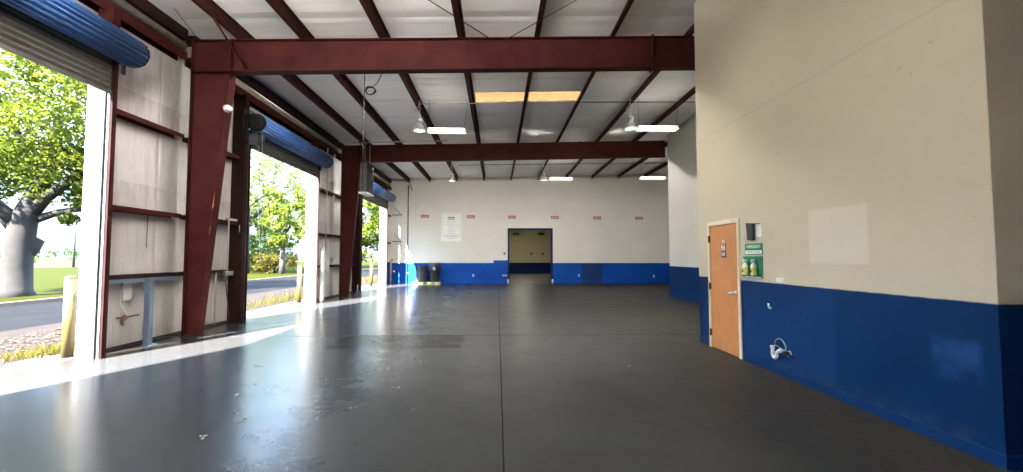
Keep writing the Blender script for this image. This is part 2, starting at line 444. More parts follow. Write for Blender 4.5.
# ------------------------------------------------------------------ steel frame
def ibeam_column(label, yc, x_out, xi0, xi1, ztop):
    """tapered column: outer flange vertical, inner flange leans inwards"""
    c = thing('steel_column', label, 'column', (x_out, yc, 0))
    fw = .10
    MB().hexa([(x_out, yc-.006, .02), (xi0, yc-.006, .02), (xi0, yc+.006, .02), (x_out, yc+.006, .02),
               (x_out, yc-.006, ztop), (xi1, yc-.006, ztop), (xi1, yc+.006, ztop), (x_out, yc+.006, ztop)]).build('web', 'maroon', c)
    MB().box(x_out-.012, x_out, yc-fw, yc+fw, .02, zbt(x_out)-.01).build('flange', 'maroon', c)
    MB().hexa([(xi0-.012, yc-fw, .02), (xi0, yc-fw, .02), (xi0, yc+fw, .02), (xi0-.012, yc+fw, .02),
               (xi1-.012, yc-fw, ztop), (xi1, yc-fw, ztop), (xi1, yc+fw, ztop), (xi1-.012, yc+fw, ztop)]).build('flange', 'maroon', c)
    MB().box(x_out-.02, xi0+.02, yc-fw-.01, yc+fw+.01, 0, .02).build('base_plate', 'maroon_dark', c)
    return c
def rafter(label, yc, x_out, xk, x_end, splice_x):
    r = thing('rafter_beam', label, 'beam', (xk, yc, zbt(xk)))
    dep = .66; zb = lambda x: zbt(x)-dep
    fw = .10
    def slab(x0, x1, y0, y1, f0, f1, m=None):
        return (m or MB()).hexa([(x0, y0, f0(x0)), (x1, y0, f0(x1)), (x1, y1, f0(x1)), (x0, y1, f0(x0)),
                                 (x0, y0, f1(x0)), (x1, y0, f1(x1)), (x1, y1, f1(x1)), (x0, y1, f1(x0))])
    slab(x_out, x_end, yc-.006, yc+.006, lambda x: zb(x)+.012, lambda x: zbt(x)-.012).build('web', 'maroon', r)
    slab(x_out, x_end, yc-fw, yc+fw, lambda x: zbt(x)-.012, zbt).build('flange', 'maroon', r)
    slab(x_out, x_end, yc-fw, yc+fw, zb, lambda x: zb(x)+.012).build('flange', 'maroon', r)
    slab(xk-.01, xk+.01, yc-fw, yc+fw, lambda x: zb(x)+.012, lambda x: zbt(x)-.012).build('stiffener', 'maroon', r)
    sp = slab(splice_x-.018, splice_x+.018, yc-fw-.006, yc+fw+.006, lambda x: zb(x)-.03, lambda x: zbt(x)+.03).build('splice_plate', 'maroon', r)
    for k in range(5):
        z = zb(splice_x)+.09+k*.12
        MB().lathe([(.018, -.04), (.018, .04)], (splice_x, yc-.06, z), 6, 'X').build('bolt', 'maroon_dark', sp)
    return r
def zk(x): return zbt(x)-.66
ibeam_column('tapered maroon steel column between the first and second roll-up doors', Y1, -6.12, -5.84, -5.35, zk(-5.4))
ibeam_column('tapered maroon steel column beside the hanging heater', Y2, -6.09, -5.79, -5.34, zk(-5.4))
rafter('deep maroon roof beam spanning overhead, nearest to the camera', Y1, -6.12, -5.37, 6.75, 3.22)
rafter('maroon roof beam further back, just above the hanging heater', Y2, -6.09, -5.36, 6.76, 3.3)

ORD = ['first', 'second', 'third', 'fourth', 'fifth', 'sixth', 'seventh', 'eighth', 'ninth', 'tenth']
for k, x in enumerate(PX):
    y0 = YS if x < XR else (YF if x < XM else YM)
    z0 = zbt(x); h = .21; w = .07
    # Z section: web with bottom flange to the left and top flange to the right
    prof = [(x, z0), (x, z0+h-.006), (x+w, z0+h-.006), (x+w, z0+h), (x-.006, z0+h), (x-.006, z0+.006), (x-w, z0+.006), (x-w, z0+.022), (x-w-.005, z0+.022), (x-w-.005, z0)]
    o = MB().prism(prof, 'Y', y0, YB-.01).build('roof_purlin', 'maroon_purlin')
    tag(o, 'maroon roof purlin under the white ceiling, %s counted from the left wall' % ORD[k], 'purlin', 'purlins under the roof', 'thing')

# eave strut and girts, each run between jambs/columns one piece
def girt(y0, y1, z, label, mat='maroon', lip=.085, dep=.2):
    x0 = WX+.003; x1 = WX+dep
    prof = [(x0, z), (x1, z), (x1, z-lip), (x1-.006, z-lip), (x1-.006, z-.006), (x0+.006, z-.006), (x0+.006, z-lip), (x0, z-lip)]
    o = MB().prism(prof, 'Y', y0, y1).build('wall_girt', mat)
    return tag(o, label, 'girt', 'girts on the left wall', 'thing')
runs = [(7.0, 8.74, 'between the first roll-up door and the nearest column'), (8.96, 10.6, 'between the nearest column and the second roll-up door'),
        (14.9, 17.08, 'between the second roll-up door and the far column'), (17.32, 19.45, 'between the far column and the third roll-up door'), (23.95, YB-.01, 'in the corner beyond the third roll-up door')]
for y0, y1, where in runs:
    for z, hh in ((3.97, 'upper'), (2.39, 'middle'), (1.25, 'lower')):
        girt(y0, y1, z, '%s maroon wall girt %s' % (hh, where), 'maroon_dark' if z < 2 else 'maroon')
for y0, y1, where in ((YS, 8.74, 'above the first roll-up door'), (8.96, 17.08, 'above the second roll-up door'), (17.32, YB-.01, 'above the third roll-up door')):
    girt(y0, y1, 5.63, 'long maroon girt %s' % where, 'maroon', .18)
    o = MB().prism([(WX+.003, 5.87), (WX+.2, 5.87), (WX+.2, 6.09), (WX+.003, 6.09)], 'Y', y0, y1).build('eave_strut', 'maroon_dark')
    q = MB().tube([(WX+.09, y0, 5.755), (WX+.09, y1, 5.755)], .1, 14).build('trim_%d' % (2+int(y0 > 0)+int(y0 > 17)), 'insul_pipe'); struct(q)
    tag(o, 'dark eave strut along the roof edge %s' % where, 'strut', 'eave struts', 'thing')
# blue-grey rail under the lower girt of the first run
o = MB().box(WX+.17, WX+.212, 7.0, 8.74, 1.115, 1.178).build('wall_rail', 'blue_grey')
tag(o, 'blue-grey painted rail under the lower girt behind the blue-grey post', 'rail', None, 'thing')

# flange braces (angle struts from purlin to beam bottom)
def rod(name, label, cat, a, b, r, mat, group=None, n=8):
    o = MB().tube([a, b], r, n).build(name, mat); return tag(o, label, cat, group, 'thing')
rod('flange_brace', 'thin maroon diagonal brace in front of the nearest beam knee', 'brace', (-5.22, 7.95, zbt(-5.2)+.02), (-5.02, 8.72, zk(-5.0)+.02), .02, 'maroon', 'flange braces')
rod('flange_brace', 'thin maroon diagonal brace in front of the far beam knee', 'brace', (-5.22, 16.4, zbt(-5.2)+.02), (-5.05, 17.08, zk(-5.0)+.02), .02, 'maroon', 'flange braces')
# cable braces in the roof plane
rod('brace_cable', 'thin dark bracing cable running to the left from the nearest beam', 'cable', (-.12, Y1-.11, 6.0), (-1.55, 7.0, 6.02), .008, 'wire', 'roof bracing cables', 6)
rod('brace_cable', 'thin dark bracing cable running to the right from the nearest beam', 'cable', (.16, Y1-.11, 6.0), (1.72, 7.0, 6.06), .008, 'wire', 'roof bracing cables', 6)
rod('hanging_wire', 'thin wire hanging at the eave corner above the nearest column', 'wire', (-5.95, 8.7, 5.86), (-5.95, 8.0, 6.12), .006, 'wire', None, 6)

# ------------------------------------------------------------------ roll-up doors
def roll_door(y0, y1, h, label, vis=True):
    d = thing('roll_up_door', label, 'roll-up door', (-6.06, (y0+y1)/2, 0))
    # curtain with corrugations
    cx = -6.04; prof = []
    zt = 4.85; n = 14*int(round((zt-h)/.085))//2
    N = int((zt-h)/.085)*6
    A = []
    for i in range(N+1):
        z = h+.04+(zt-h-.04)*i/N; ph = (z-h)/.085*2*PI
        A.append((cx+.016*math.sin(ph), z))
    B = [(x-.004, z) for x, z in reversed(A)]
    MB().prism(A+B, 'Y', y0-.03, y1+.03, smooth=False).build('curtain', 'curtain', d)
    MB().box(cx-.025, cx+.025, y0-.03, y1+.03, h, h+.055).build('bottom_bar', 'curtain', d, bevel=.006)
    # coil
    cc = (-5.81, 0, 4.79); nr = 19; prof = []
    for i in range(nr*8):
        th = 2*PI*i/(nr*8); ph = (i % 8)/8.
        r = .186+.044*(.5+.5*math.cos(2*PI*ph))**.8
        prof.append((cc[0]+r*math.cos(th), cc[2]+r*math.sin(th)))
    co = MB().prism(prof, 'Y', y0-.08, y1+.15, smooth=True).build('coil', 'blue_coil', d)
    for ye, s in ((y0-.08, -1), (y1+.15, 1)):
        MB().lathe([(.2, 0), (.2, .03*s), (.06, .04*s), (.06, .10*s)], (cc[0], ye, cc[2]), 24, 'Y').build('end_cap', 'dark_steel', d)
        yb = ye+s*.06
        bp = MB().box(-6.12, -5.76, yb, yb+s*.02, 4.66, 4.92); bp.box(-6.08, -6.05, yb, yb+s*.05, 4.5, 5.1)
        bp.build('bracket', 'dark_steel', d)
    # jambs
    MB().box(WX-.02, -6.06, y0-.08, y0, 0, 5.48).box(-6.12, -6.06, y0-.14, y0-.08, 0, 5.48).build('jamb', 'maroon_dark', d)
    MB().box(-6.30, -6.06, y1+.014, y1+.075, 0, 5.48).box(-6.12, -6.06, y1+.075, y1+.14, 0, 5.48).build('jamb', 'maroon', d)
    MB().box(-6.36, -6.115, y1, y1+.014, 0, 5.1).build('jamb_trim', 'white_trim', d)
    MB().box(WX-.05, -6.12, y0, y1, 5.14, 5.18).build('head_trim', 'white_trim', d)
    for a, s in ((y0, 1), (y1, -1)):
        g = MB().box(-6.115, -6.035, a-s*.012, a+s*.0, 0, 4.62).box(-6.05, -6.035, a, a+s*.02, 0, 4.62).box(-6.115, -6.10, a, a+s*.03, 0, 4.62)
        g.build('guide_rail', 'guide', d)
        MB().box(-6.035, -6.0, a-s*.02, a+s*.012, 0, 4.62).build('guide_angle', 'maroon_dark', d)
    return d
d0 = roll_door(*DOORS[0], 'blue roll-up door behind the photographer')
d1 = roll_door(*DOORS[1], 'rolled-up blue door nearest to the camera at the left edge')
d2 = roll_door(*DOORS[2], 'rolled-up blue door between the two maroon columns')
d3 = roll_door(*DOORS[3], 'rolled-up blue door farthest back, next to the back wall')
# chain hoist on the middle door
def chain(d, y):
    MB().lathe([(.10, -.16), (.19, -.15), (.205, -.13), (.205, -.01), (.19, .0)], (-5.81, y-.20, 4.79), 24, 'Y').box(-6.06, -5.98, y-.36, y-.28, 4.3, 4.95).box(-6.06, -5.7, y-.37, y-.33, 4.93, 4.97).build('hoist_drum', 'matte_black', d)
    MB().box(-6.03, -5.83, y-.2, y-.16, 4.28, 4.56).build('gear_plate', 'guide', d)
    w = MB().lathe([(.03, -.03), (.15, -.02), (.15, .02), (.03, .03)], (-5.84, y-.12, 4.42), 18, 'Y')
    w.build('chain_wheel', 'dark_steel', d)
    MB().tube([(-5.98, y-.2, 4.74), (-5.96, y+.15, 4.2), (-5.95, y+.19, 2.6), (-5.9, y+.2, 1.5), (-5.86, y+.17, 1.45), (-5.83, y+.14, 1.55), (-5.8, y+.1, 2.6), (-5.72, y-.2, 4.76)], .007, 6).build('hand_chain', 'galv', d)
chain(d2, 10.85)

# ------------------------------------------------------------------ left wall fittings
o = thing('steel_post', 'short blue-grey steel post standing against the left wall', 'post', (-6.14, 7.95, 0))
MB().box(-6.195, -6.095, 7.90, 8.0, .015, 1.175).build('shaft', 'blue_grey', o, bevel=.008)
MB().box(-6.19, -6.02, 7.85, 8.05, 0, .015).build('base_plate', 'blue_grey', o)
o = thing('junction_box', 'white wall box with dangling cables behind the blue-grey post', 'electrical box', (WX, 7.77, .8))
MB().box(WX, WX+.05, 7.66, 7.84, .80, 1.12).build('housing', 'white_plastic', o, bevel=.01)
MB().tube([(WX+.03, 7.66, 1.1), (WX+.05, 7.60, .95), (WX+.04, 7.62, .75), (WX+.03, 7.72, .62), (WX+.03, 7.8, .55)], .008, 8).build('cable', 'white_plastic', o)
MB().tube([(WX+.03, 8.06, 1.1), (WX+.05, 8.18, .9), (WX+.04, 8.16, .6), (WX+.03, 8.22, .25)], .008, 8).build('cable', 'white_plastic', o)
o = thing('hose_valve', 'rusty water valve on a short pipe beside the blue-grey post', 'valve', (WX, 7.62, .5))
MB().tube([(WX, 7.6, .52), (WX+.09, 7.6, .52), (WX+.09, 7.95, .53)], .014, 8).build('pipe', 'rust', o)
MB().lathe([(.045, 0), (.05, .012), (.045, .024)], (WX+.12, 7.6, .52), 14, 'X').build('handwheel', 'rust', o)
MB().tube([(WX+.09, 7.6, .54), (WX+.09, 7.6, .44), (WX+.11, 7.6, .40)], .02, 8).build('spout', 'rust', o)
o = thing('wall_socket', 'dark and yellow socket low on the wall right of the blue-grey post', 'socket', (WX, 8.2, .2))
MB().box(WX, WX+.05, 8.16, 8.25, .17, .30).build('housing', 'dark_steel', o, bevel=.008)
MB().lathe([(.028, 0), (.028, .02)], (WX+.05, 8.205, .235), 12, 'X').build('cover', 'bottle_yellow', o)
o = MB().tube([(WX+.02, 8.15, 2.33), (WX+.02, 8.14, 1.72)], .008, 6).build('hanging_wire', 'rust')
tag(o, 'short wire hanging from the middle girt onto the wall facing', 'wire', None, 'thing')
o = MB().tube([(WX+.21, 8.55, 4.0)]+[(WX+.21, 8.55+.14*math.cos(a)-.14, 4.0+.18*math.sin(a)) for a in [i*PI/8 for i in range(9)]], .006, 6).build('wire_loop', 'cable')
tag(o, 'thin loop of black wire on the upper girt left of the column', 'wire', None, 'thing')
# conduit right of the first column
o = thing('wall_conduit', 'pale vertical conduit right of the nearest column', 'conduit', (-6.17, 10.2, 0))
MB().tube([(-6.17, 10.2, 2.42), (-6.17, 10.2, 1.22)], .018, 10).build('pipe', 'galv', o)
MB().box(-6.2, -6.15, 10.12, 10.5, 2.39, 2.44).build('bracket', 'insul_pipe', o)
MB().box(-6.22, -6.12, 10.1, 10.36, 1.12, 1.22).build('clamp', 'galv', o, bevel=.01)
MB().tube([(-6.2, 9.85, 1.2), (-6.2, 9.85, .06)], .016, 8).build('lower_pipe', 'insul_pipe', o)
MB().tube([(-6.16, 10.1, 1.2), (-6.17, 10.32, .15)], .012, 8).build('brace', 'dark_steel', o)
o = thing('cable_coil', 'coiled black cable hung on the frame of the middle door', 'cable', (-6.1, 10.5, 1.95))
MB().tube([(-6.07, 10.45+.07*math.cos(a), 1.95+.17*math.sin(a)) for a in [i*2*PI/20 for i in range(21)]], .016, 8).build('loop', 'cable', o)
MB().tube([(-6.07, 10.45, 2.3), (-6.07, 10.45, 2.1)], .01, 6).build('hook', 'galv', o)
o = thing('security_camera', 'small round white fixture on the side of the nearest column', 'camera', (-5.46, 8.72, 4.55))
MB().lathe([(.02, -.10), (.055, -.09), (.075, -.04), (.075, .0), (.05, .03)], (-5.34, 8.70, 4.48), 16, 'Y').build('housing', 'white_plastic', o)
MB().box(-5.42, -5.36, 8.71, 8.76, 4.45, 4.52).build('mount', 'white_plastic', o, bevel=.008)
# conduit and disconnect box left of far column
o = thing('disconnect_box', 'grey electrical switch box with conduit left of the far column', 'electrical box', (WX, 15.9, 1.3))
MB().box(-6.2, -6.08, 15.75, 16.05, 1.0, 1.75).build('housing', 'grey_paint', o, bevel=.015)
MB().tube([(-6.17, 15.9, 1.75), (-6.17, 15.9, 5.5)], .02, 10).build('conduit', 'insul_pipe', o)
MB().box(-6.2, -6.12, 15.5, 15.72, .02, 1.9).build('backing_board', 'poster', o)
MB().tube([(-6.10, 16.05, 1.5), (-6.0, 16.1, 1.5), (-6.0, 16.1, 1.36)], .012, 8).build('handle', 'dark_steel', o)
o = thing('floor_stand', 'small dark post foot on the floor beside the third roll-up door', 'post foot', (-5.3, 16.8, 0))
MB().lathe([(.13, 0), (.13, .06), (.10, .12), (.09, .22), (.05, .26)], (-5.3, 16.8, 0), 18).build('base', 'black_plastic', o)
MB().tube([(-5.3, 16.8, .2), (-5.3, 16.8, .5)], .02, 8).build('stem', 'galv', o)
# conduit along the back wall corner
o = thing('wall_conduit', 'dark vertical conduit on the back wall left of the barrels', 'conduit', (-5.22, YB, 0))
MB().tube([(-5.22, YB-.03, .02), (-5.22, YB-.03, 5.75)], .028, 10).build('pipe', 'dark_steel', o)
for z in (.6, 2.6, 4.6): MB().box(-5.28, -5.16, YB-.06, YB, z, z+.03).build('strap', 'galv', o)
rod('flange_brace', 'small maroon brace at the far end of the first purlin on the back wall', 'brace', (-5.12, 25.3, zbt(-5.2)), (-5.0, YB-.02, 5.45), .02, 'maroon_dark', 'flange braces')

o = thing('wall_pipe', 'pale vertical pipe with a tap in the far left corner', 'pipe', (-6.1, 25.2, 0))
MB().tube([(-6.1, 25.25, 0), (-6.1, 25.25, 1.3), (-6.1, 25.45, 1.38), (-6.1, YB, 1.38)], .05, 12).build('pipe', 'insul_pipe', o)
MB().tube([(-6.1, 25.25, .75), (-5.9, 25.25, .75), (-5.88, 25.25, .62)], .025, 10).build('tap', 'rust', o)
for z, w in ((2.45, 'lower'), (4.0, 'upper')):
    o = thing('wall_bracket', '%s rusty triangular bracket in the far left corner' % w, 'bracket', (-6.0, YB, z))
    MB().tube([(-6.15, YB-.02, z), (-5.55, YB-.06, z)], .022, 8).build('arm', 'rust', o)
    MB().tube([(-6.0, YB-.02, z+.42), (-5.62, YB-.06, z+.02)], .014, 8).build('stay', 'rust', o)

# ------------------------------------------------------------------ heater
h = thing('unit_heater', 'grey hanging heater with dark louvred side below the far beam', 'heater', (-4.88, 16.4, 3.9))
hx0, hx1, hy0, hy1, hz0, hz1 = -5.0, -4.77, 15.95, 16.8, 3.86, 4.98
MB().box(hx0, hx1, hy0, hy1, hz0+.06, hz1).build('cabinet', 'heater_grey', h, bevel=.012)
MB().box(hx0-.05, hx1+.03, hy0-.03, hy1+.03, hz0, hz0+.06).build('bottom_tray', 'white_plastic', h, bevel=.008)
lv = MB().box(hx1, hx1+.012, hy0+.03, hy1-.03, hz0+.09, hz1-.04)
gl = lv.build('louvre_panel', 'dark_steel', h)
sl = MB()
for k in range(16):
    z = hz0+.13+k*.062; sl.hexa([(hx1+.012, hy0+.05, z), (hx1+.05, hy0+.05, z-.025), (hx1+.05, hy1-.05, z-.025), (hx1+.012, hy1-.05, z), (hx1+.012, hy0+.05, z+.006), (hx1+.05, hy0+.05, z-.019), (hx1+.05, hy1-.05, z-.019), (hx1+.012, hy1-.05, z+.006)])
sl.build('louvre_slat', 'black_plastic', gl)
for yy in (hy0+.12, hy1-.12): MB().tube([(-4.88, yy, hz1-.01), (-4.88, yy, zr(-4.88))], .008, 6).build('hanger_rod', 'galv', h)
# drop cord with coil
o = thing('drop_cord', 'grey cord hanging from the roof in front of the far beam', 'cord', (-3.3, 10.7, 6))
MB().tube([(-3.29, 10.7, zr(-3.3)), (-3.3, 10.7, 3.3)], .012, 8).build('cord', 'wire', o)
MB().lathe([(.012, 0), (.022, .03), (.022, .12), (.012, .14)], (-3.3, 10.7, 3.18), 10).build('connector', 'black_plastic', o)
o = thing('wire_coil', 'small coil of black wire hanging under the roof beside the cord', 'wire', (-3.1, 10.6, 5.6))
for q in range(3):
    MB().tube([(-3.12+.115*math.cos(a)+q*.006, 10.6+q*.02+.02*math.sin(a*2), 5.62+(.10-.006*q)*math.sin(a)) for a in [i*2*PI/24 for i in range(25)]], .011, 8).build('loop', 'cable', o)
MB().tube([(-3.06, 10.6, 5.7), (-2.95, 10.65, 5.85), (-2.84, 10.75, zr(-2.8))], .009, 8).build('tail', 'cable', o)

# ------------------------------------------------------------------ hanging lights
LAMPG, STRIPG = 'bell lamps under the roof', 'fluorescent strips under the roof'
def bell(x, y, zb, label, s=1.):
    o = thing('bell_lamp', label, 'lamp', (x, y, zb), LAMPG)
    P = lambda prof: [(r*s, h*s) for r, h in prof]
    MB().lathe(P([(.19, .0), (.195, .01), (.18, .05), (.15, .12), (.10, .18), (.065, .22), (.06, .23)]), (x, y, zb), 28, cap=False).build('reflector', 'glass_grey', o)
    MB().lathe(P([(.17, .012), (.165, .02), (.10, .03), (.02, .032)]), (x, y, zb), 24).build('lens', 'lens', o)
    MB().lathe(P([(.06, .22), (.062, .30), (.085, .31), (.085, .36), (.05, .37)]), (x, y, zb), 20).build('ballast_housing', 'galv', o)
    MB().tube([(x, y, zb+.36*s), (x, y, zb+.46*s), (x+.02, y, zb+.50*s), (x, y, zb+.54*s), (x, y, zr(x)-.1)], .008, 6).build('hook', 'white_plastic', o)
    MB().tube([(x-.02, y, zb+.42*s), (x-.11, y, zb+.5*s), (x-.13, y, zb+.62*s), (x-.05, y, zb+.7*s), (x, y, zr(x)-.12)], .006, 6).build('cord', 'white_plastic', o)
def strip(x0, x1, y, z, label, up=False, tube=None):
    o = thing('fluorescent_strip', label, 'strip light', ((x0+x1)/2, y, z), STRIPG)
    MB().hexa([(x0, y-.16, z), (x1, y-.16, z), (x1, y+.16, z), (x0, y+.16, z), (x0+.02, y-.06, z+.06), (x1-.02, y-.06, z+.06), (x1-.02, y+.06, z+.06), (x0+.02, y+.06, z+.06)]).build('housing', 'white_plastic', o)
    MB().box(x0+.02, x1-.02, y-.15, y+.15, z-.022, z-.001).build('diffuser', tube or ('fill_soft' if up else 'tube'), o, bevel=.008)
    MB().box(x0+.04, x1-.04, y-.10, y+.10, z+.061, z+.075).build('upper_fill', 'fill_bright' if up else ('fill_top' if y < 15 else 'fill_top_back'), o)  # glow added on top of the housing to brighten the ceiling
    for x in (x0+.06, x1-.06): MB().tube([(x, y, z+.06), (x+(.12 if x > x0+.1 else 0), y, zr(x)-.1)], .004, 6).build('hanger_wire', 'wire', o)
bell(-2.27, 12.6, 5.2, 'glass bell lamp nearest the left wall in the front row of lamps')
strip(-2.04, -.92, 12.6, 5.2, 'lit strip light beside the bell lamp left of the skylight')
bell(3.94, 12.6, 5.33, 'glass bell lamp in front of the far right wall, front row', 1.)
strip(4.12, 5.34, 12.6, 5.33, 'lit strip light reaching towards the far right wall, front row')
bell(-2.2, 21, 5.2, 'glass bell lamp hanging alone in the back row near the poster')
bell(2.27, 21, 5.27, 'glass bell lamp hanging above the doorway in the back row')
strip(2.52, 3.66, 21, 5.33, 'lit strip light above the doorway in the back row')
strip(6.98, 8.25, 21, 5.40, 'lit strip light in the far right corner of the back row')
for x, w in ((-4.4, 'nearest the left wall'), (-2.6, 'in the middle'), (-.8, 'nearest the right wall')):
    strip(x-.6, x+.6, 4.2, 5.15, 'unseen open-top strip added as fill above the photographer, %s' % w, True)  # unseen strips, added to throw fill onto the ceiling
strip(1.5, 2.7, 36., 4.3, 'unseen strip light added to light the room behind the doorway', tube='fill_room')  # out of view, added to brighten the far room
strip(-1.5, -.3, -2.6, 5.3, 'unseen open-top strip added as fill behind the photographer', True, 'fill_soft')  # out of view, added to lift the front of the block room
def batten(x, y, label):  # unseen lamps added behind the beams, fill for ceiling and back wall
    z = zr(x)-.38
    o = thing('batten_fill_light', label, 'strip light', (x, y, z), 'added fill battens behind the beams')
    MB().hexa([(x-.8, y-.27, z+.03), (x+.8, y-.27, z+.03), (x+.8, y+.27, z+.03), (x-.8, y+.27, z+.03), (x-.8, y-.05, z+.08), (x+.8, y-.05, z+.08), (x+.8, y+.05, z+.08), (x-.8, y+.05, z+.08)]).build('housing', 'white_plastic', o)
    for q in (-.08, .08): MB().tube([(x-.75, y+q, z), (x+.75, y+q, z)], .028, 12).build('tube', 'batten', o)
    for q in (x-.5, x+.5): MB().tube([(q, y, z+.08), (q, y, zr(q))], .006, 6).build('hanger_rod', 'galv', o)
for yc, bn in ((Y1, 'nearest beam'), (Y2, 'far beam')):
    for x, w in ((-3.2, 'left'), (.1, 'middle'), (3.4, 'right')) if yc == Y1 else ((-4., 'left'), (-1., 'middle left'), (2., 'middle right'), (5., 'right')):
        batten(x, 9.55 if yc == Y1 else 18.3, 'unseen batten added as fill close under the roof right behind the %s, %s one' % (bn, w))
CG = 'conduits under the roof'
rod('roof_conduit', 'thin conduit from the left bell lamp to the skylight', 'conduit', (-2.25, 12.55, 5.99), (-.55, 12.55, 6.03), .014, 'galv', CG)
rod('roof_conduit', 'thin conduit from the skylight to the far right wall', 'conduit', (2.3, 12.55, 6.10), (XM, 12.55, 6.16), .014, 'wire', CG)
rod('roof_conduit', 'thin conduit crossing above the back row of lamps', 'conduit', (-1.9, 21, 5.99), (9, 21, 6.2), .014, 'wire', CG)
rod('roof_conduit', 'pale conduit in front of the far beam above the heater', 'conduit', (-5.45, 16.5, 5.86), (-1.9, 16.5, 5.98), .018, 'insul_pipe', CG)

# ------------------------------------------------------------------ interior door
d = bpy.data.objects.new('door_1', None); C.objects.link(d); d.location = (XR, 7.06, 0); struct(d)
d['label'] = 'oak veneer door with lever handle in the right wall'
MB().box(XR-.012, XR+.032, DY0+.035, DY1-.035, .012, DH-.045).build('door_leaf', 'oak', d, bevel=.003)
fm = MB().box(XR-.022, XR+.10, DY0-.035, DY0+.03, 0, DH+.03).box(XR-.022, XR+.10, DY1-.03, DY1+.035, 0, DH+.03).box(XR-.022, XR+.10, DY0+.03, DY1-.03, DH-.04, DH+.03)
fm.build('door_frame', 'frame_cream', d, bevel=.004)
for z in (1.86, 1.05, .26): MB().box(XR-.032, XR-.012, DY1-.05, DY1-.022, z-.055, z+.055).lathe([(.011, z-.06), (.011, z+.06)], (XR-.034, DY1-.034, 0), 8).build('hinge', 'hinge', d)
hd = MB().lathe([(.032, 0), (.03, -.012), (.012, -.014), (.012, -.05)], (XR-.012, DY0+.10, .995), 16, 'X').build('lever_handle', 'chrome', d)
MB().tube([(XR-.06, DY0+.095, .995), (XR-.062, DY0+.13, .997), (XR-.06, DY0+.22, .985)], [.016, .015, .012], 10).build('lever', 'chrome', hd)
# restroom sign on the door (pictograms)
sg = thing('restroom_sign', 'small dark restroom sign with pale figures on the oak door', 'sign', (XR-.014, 7.04, 1.55))
y0, y1 = 6.96, 7.11
MB().box(XR-.02, XR-.0125, y0, y1, 1.545, 1.775).build('plate', 'black_plastic', sg, bevel=.003)
def person(yc, z, skirt):
    m = MB(); xx = XR-.0225
    m.lathe([(.0, xx), (.013, xx), (.013, xx+.0025)], (0, yc, z+.105), 12, 'X')
    if skirt: m.prism([(yc-.012, z+.088), (yc+.012, z+.088), (yc+.03, z+.035), (yc-.03, z+.035)], 'X', xx, xx+.0025)
    else: m.box(xx, xx+.0025, yc-.02, yc+.02, z+.04, z+.088)
    m.box(xx, xx+.0025, yc-.014, yc-.003, z, z+.04).box(xx, xx+.0025, yc+.003, yc+.014, z, z+.04)
    return m
person(7.07, 1.655, False).build('pictogram', 'sign_white', sg); person(7.0, 1.655, True).build('pictogram', 'sign_white', sg)
MB().box(XR-.0225, XR-.02, y0+.02, y1-.02, 1.57, 1.63).build('braille_strip', 'grey_paint', sg)
MB().box(XR-.0205, XR-.0125, 7.0, 7.07, 1.79, 1.83).build('upper_tab', 'poster', sg)

# ------------------------------------------------------------------ wall signs by the door
def text(body, size, y, z, x, mat, parent, align='CENTER'):
    cu = bpy.data.curves.new('lettering', 'FONT'); cu.body = body; cu.size = size; cu.align_x = align; cu.align_y = 'CENTER'; cu.extrude = .0008
    cu.materials.append(M[mat]); o = bpy.data.objects.new('lettering', cu); C.objects.link(o)
    o.matrix_world = Matrix(((0, 0, -1, x), (-1, 0, 0, y), (0, 1, 0, z), (0, 0, 0, 1)))
    bpy.context.view_layer.update()
    me = bpy.data.meshes.new_from_object(o.evaluated_get(bpy.context.evaluated_depsgraph_get()))
    mo = bpy.data.objects.new('lettering', me); C.objects.link(mo); bpy.data.objects.remove(o)
    mo.matrix_world = Matrix(((0, 0, -1, 0), (-1, 0, 0, 0), (0, 1, 0, 0), (0, 0, 0, 1)))
    mo.parent = parent; mo.location = Vector((x, y, z))-parent_world(parent)
    return mo
sx = XR-.008
sg = thing('emergency_sign', 'green and white emergency sign on the wall right of the oak door', 'sign', (XR, 6.22, 1.59))
MB().box(sx, XR, 6.0, 6.43, 1.585, 1.75).build('plate', 'green', sg, bevel=.002)
MB().box(sx-.0015, sx, 6.015, 6.415, 1.598, 1.648).build('white_band', 'sign_white', sg)
text('EMERGENCY', .060, 6.215, 1.70, sx-.001, 'sign_white', sg)
text('EYEWASH STATION', .036, 6.215, 1.623, sx-.0025, 'green', sg)
sg = thing('eyewash_station', 'green eyewash board with pale base strip below the emergency sign', 'eyewash station', (XR, 6.24, 1.25))
MB().box(sx, XR, 6.0, 6.48, 1.245, 1.565).build('backboard', 'green', sg, bevel=.003)
MB().box(sx-.045, sx, 6.02, 6.46, 1.275, 1.29).build('shelf', 'green', sg, bevel=.005)
MB().box(sx-.0025, sx, 6.03, 6.45, 1.25, 1.274).build('white_band', 'sign_white', sg)
for yy, lb in ((6.36, 'pale eyewash bottle on the green board nearer the door'), (6.15, 'pale eyewash bottle on the green board farther from the door')):
    b = thing('eyewash_bottle', lb, 'bottle', (sx-.042, yy, 1.29), 'eyewash bottles')
    MB().lathe([(.036, 0), (.039, .01), (.039, .14), (.022, .17), (.016, .18)], (sx-.042, yy, 1.29), 18).build('body', 'sign_white', b)
    MB().lathe([(.0402, .012), (.0402, .11)], (sx-.042, yy, 1.29), 18, cap=False).build('paper_label', 'bottle_yellow', b)
    MB().box(sx-.0835, sx-.0825, yy-.018, yy+.018, 1.33, 1.37).build('label_mark', 'black_plastic', b)
    MB().lathe([(.02, .175), (.034, .19), (.036, .215), (.026, .228)], (sx-.042, yy, 1.29), 16).build('cap', 'sign_green_pale', b)
p = thing('hanging_pouch', 'black pouch hanging by papers above the emergency sign', 'pouch', (XR, 6.26, 1.8))
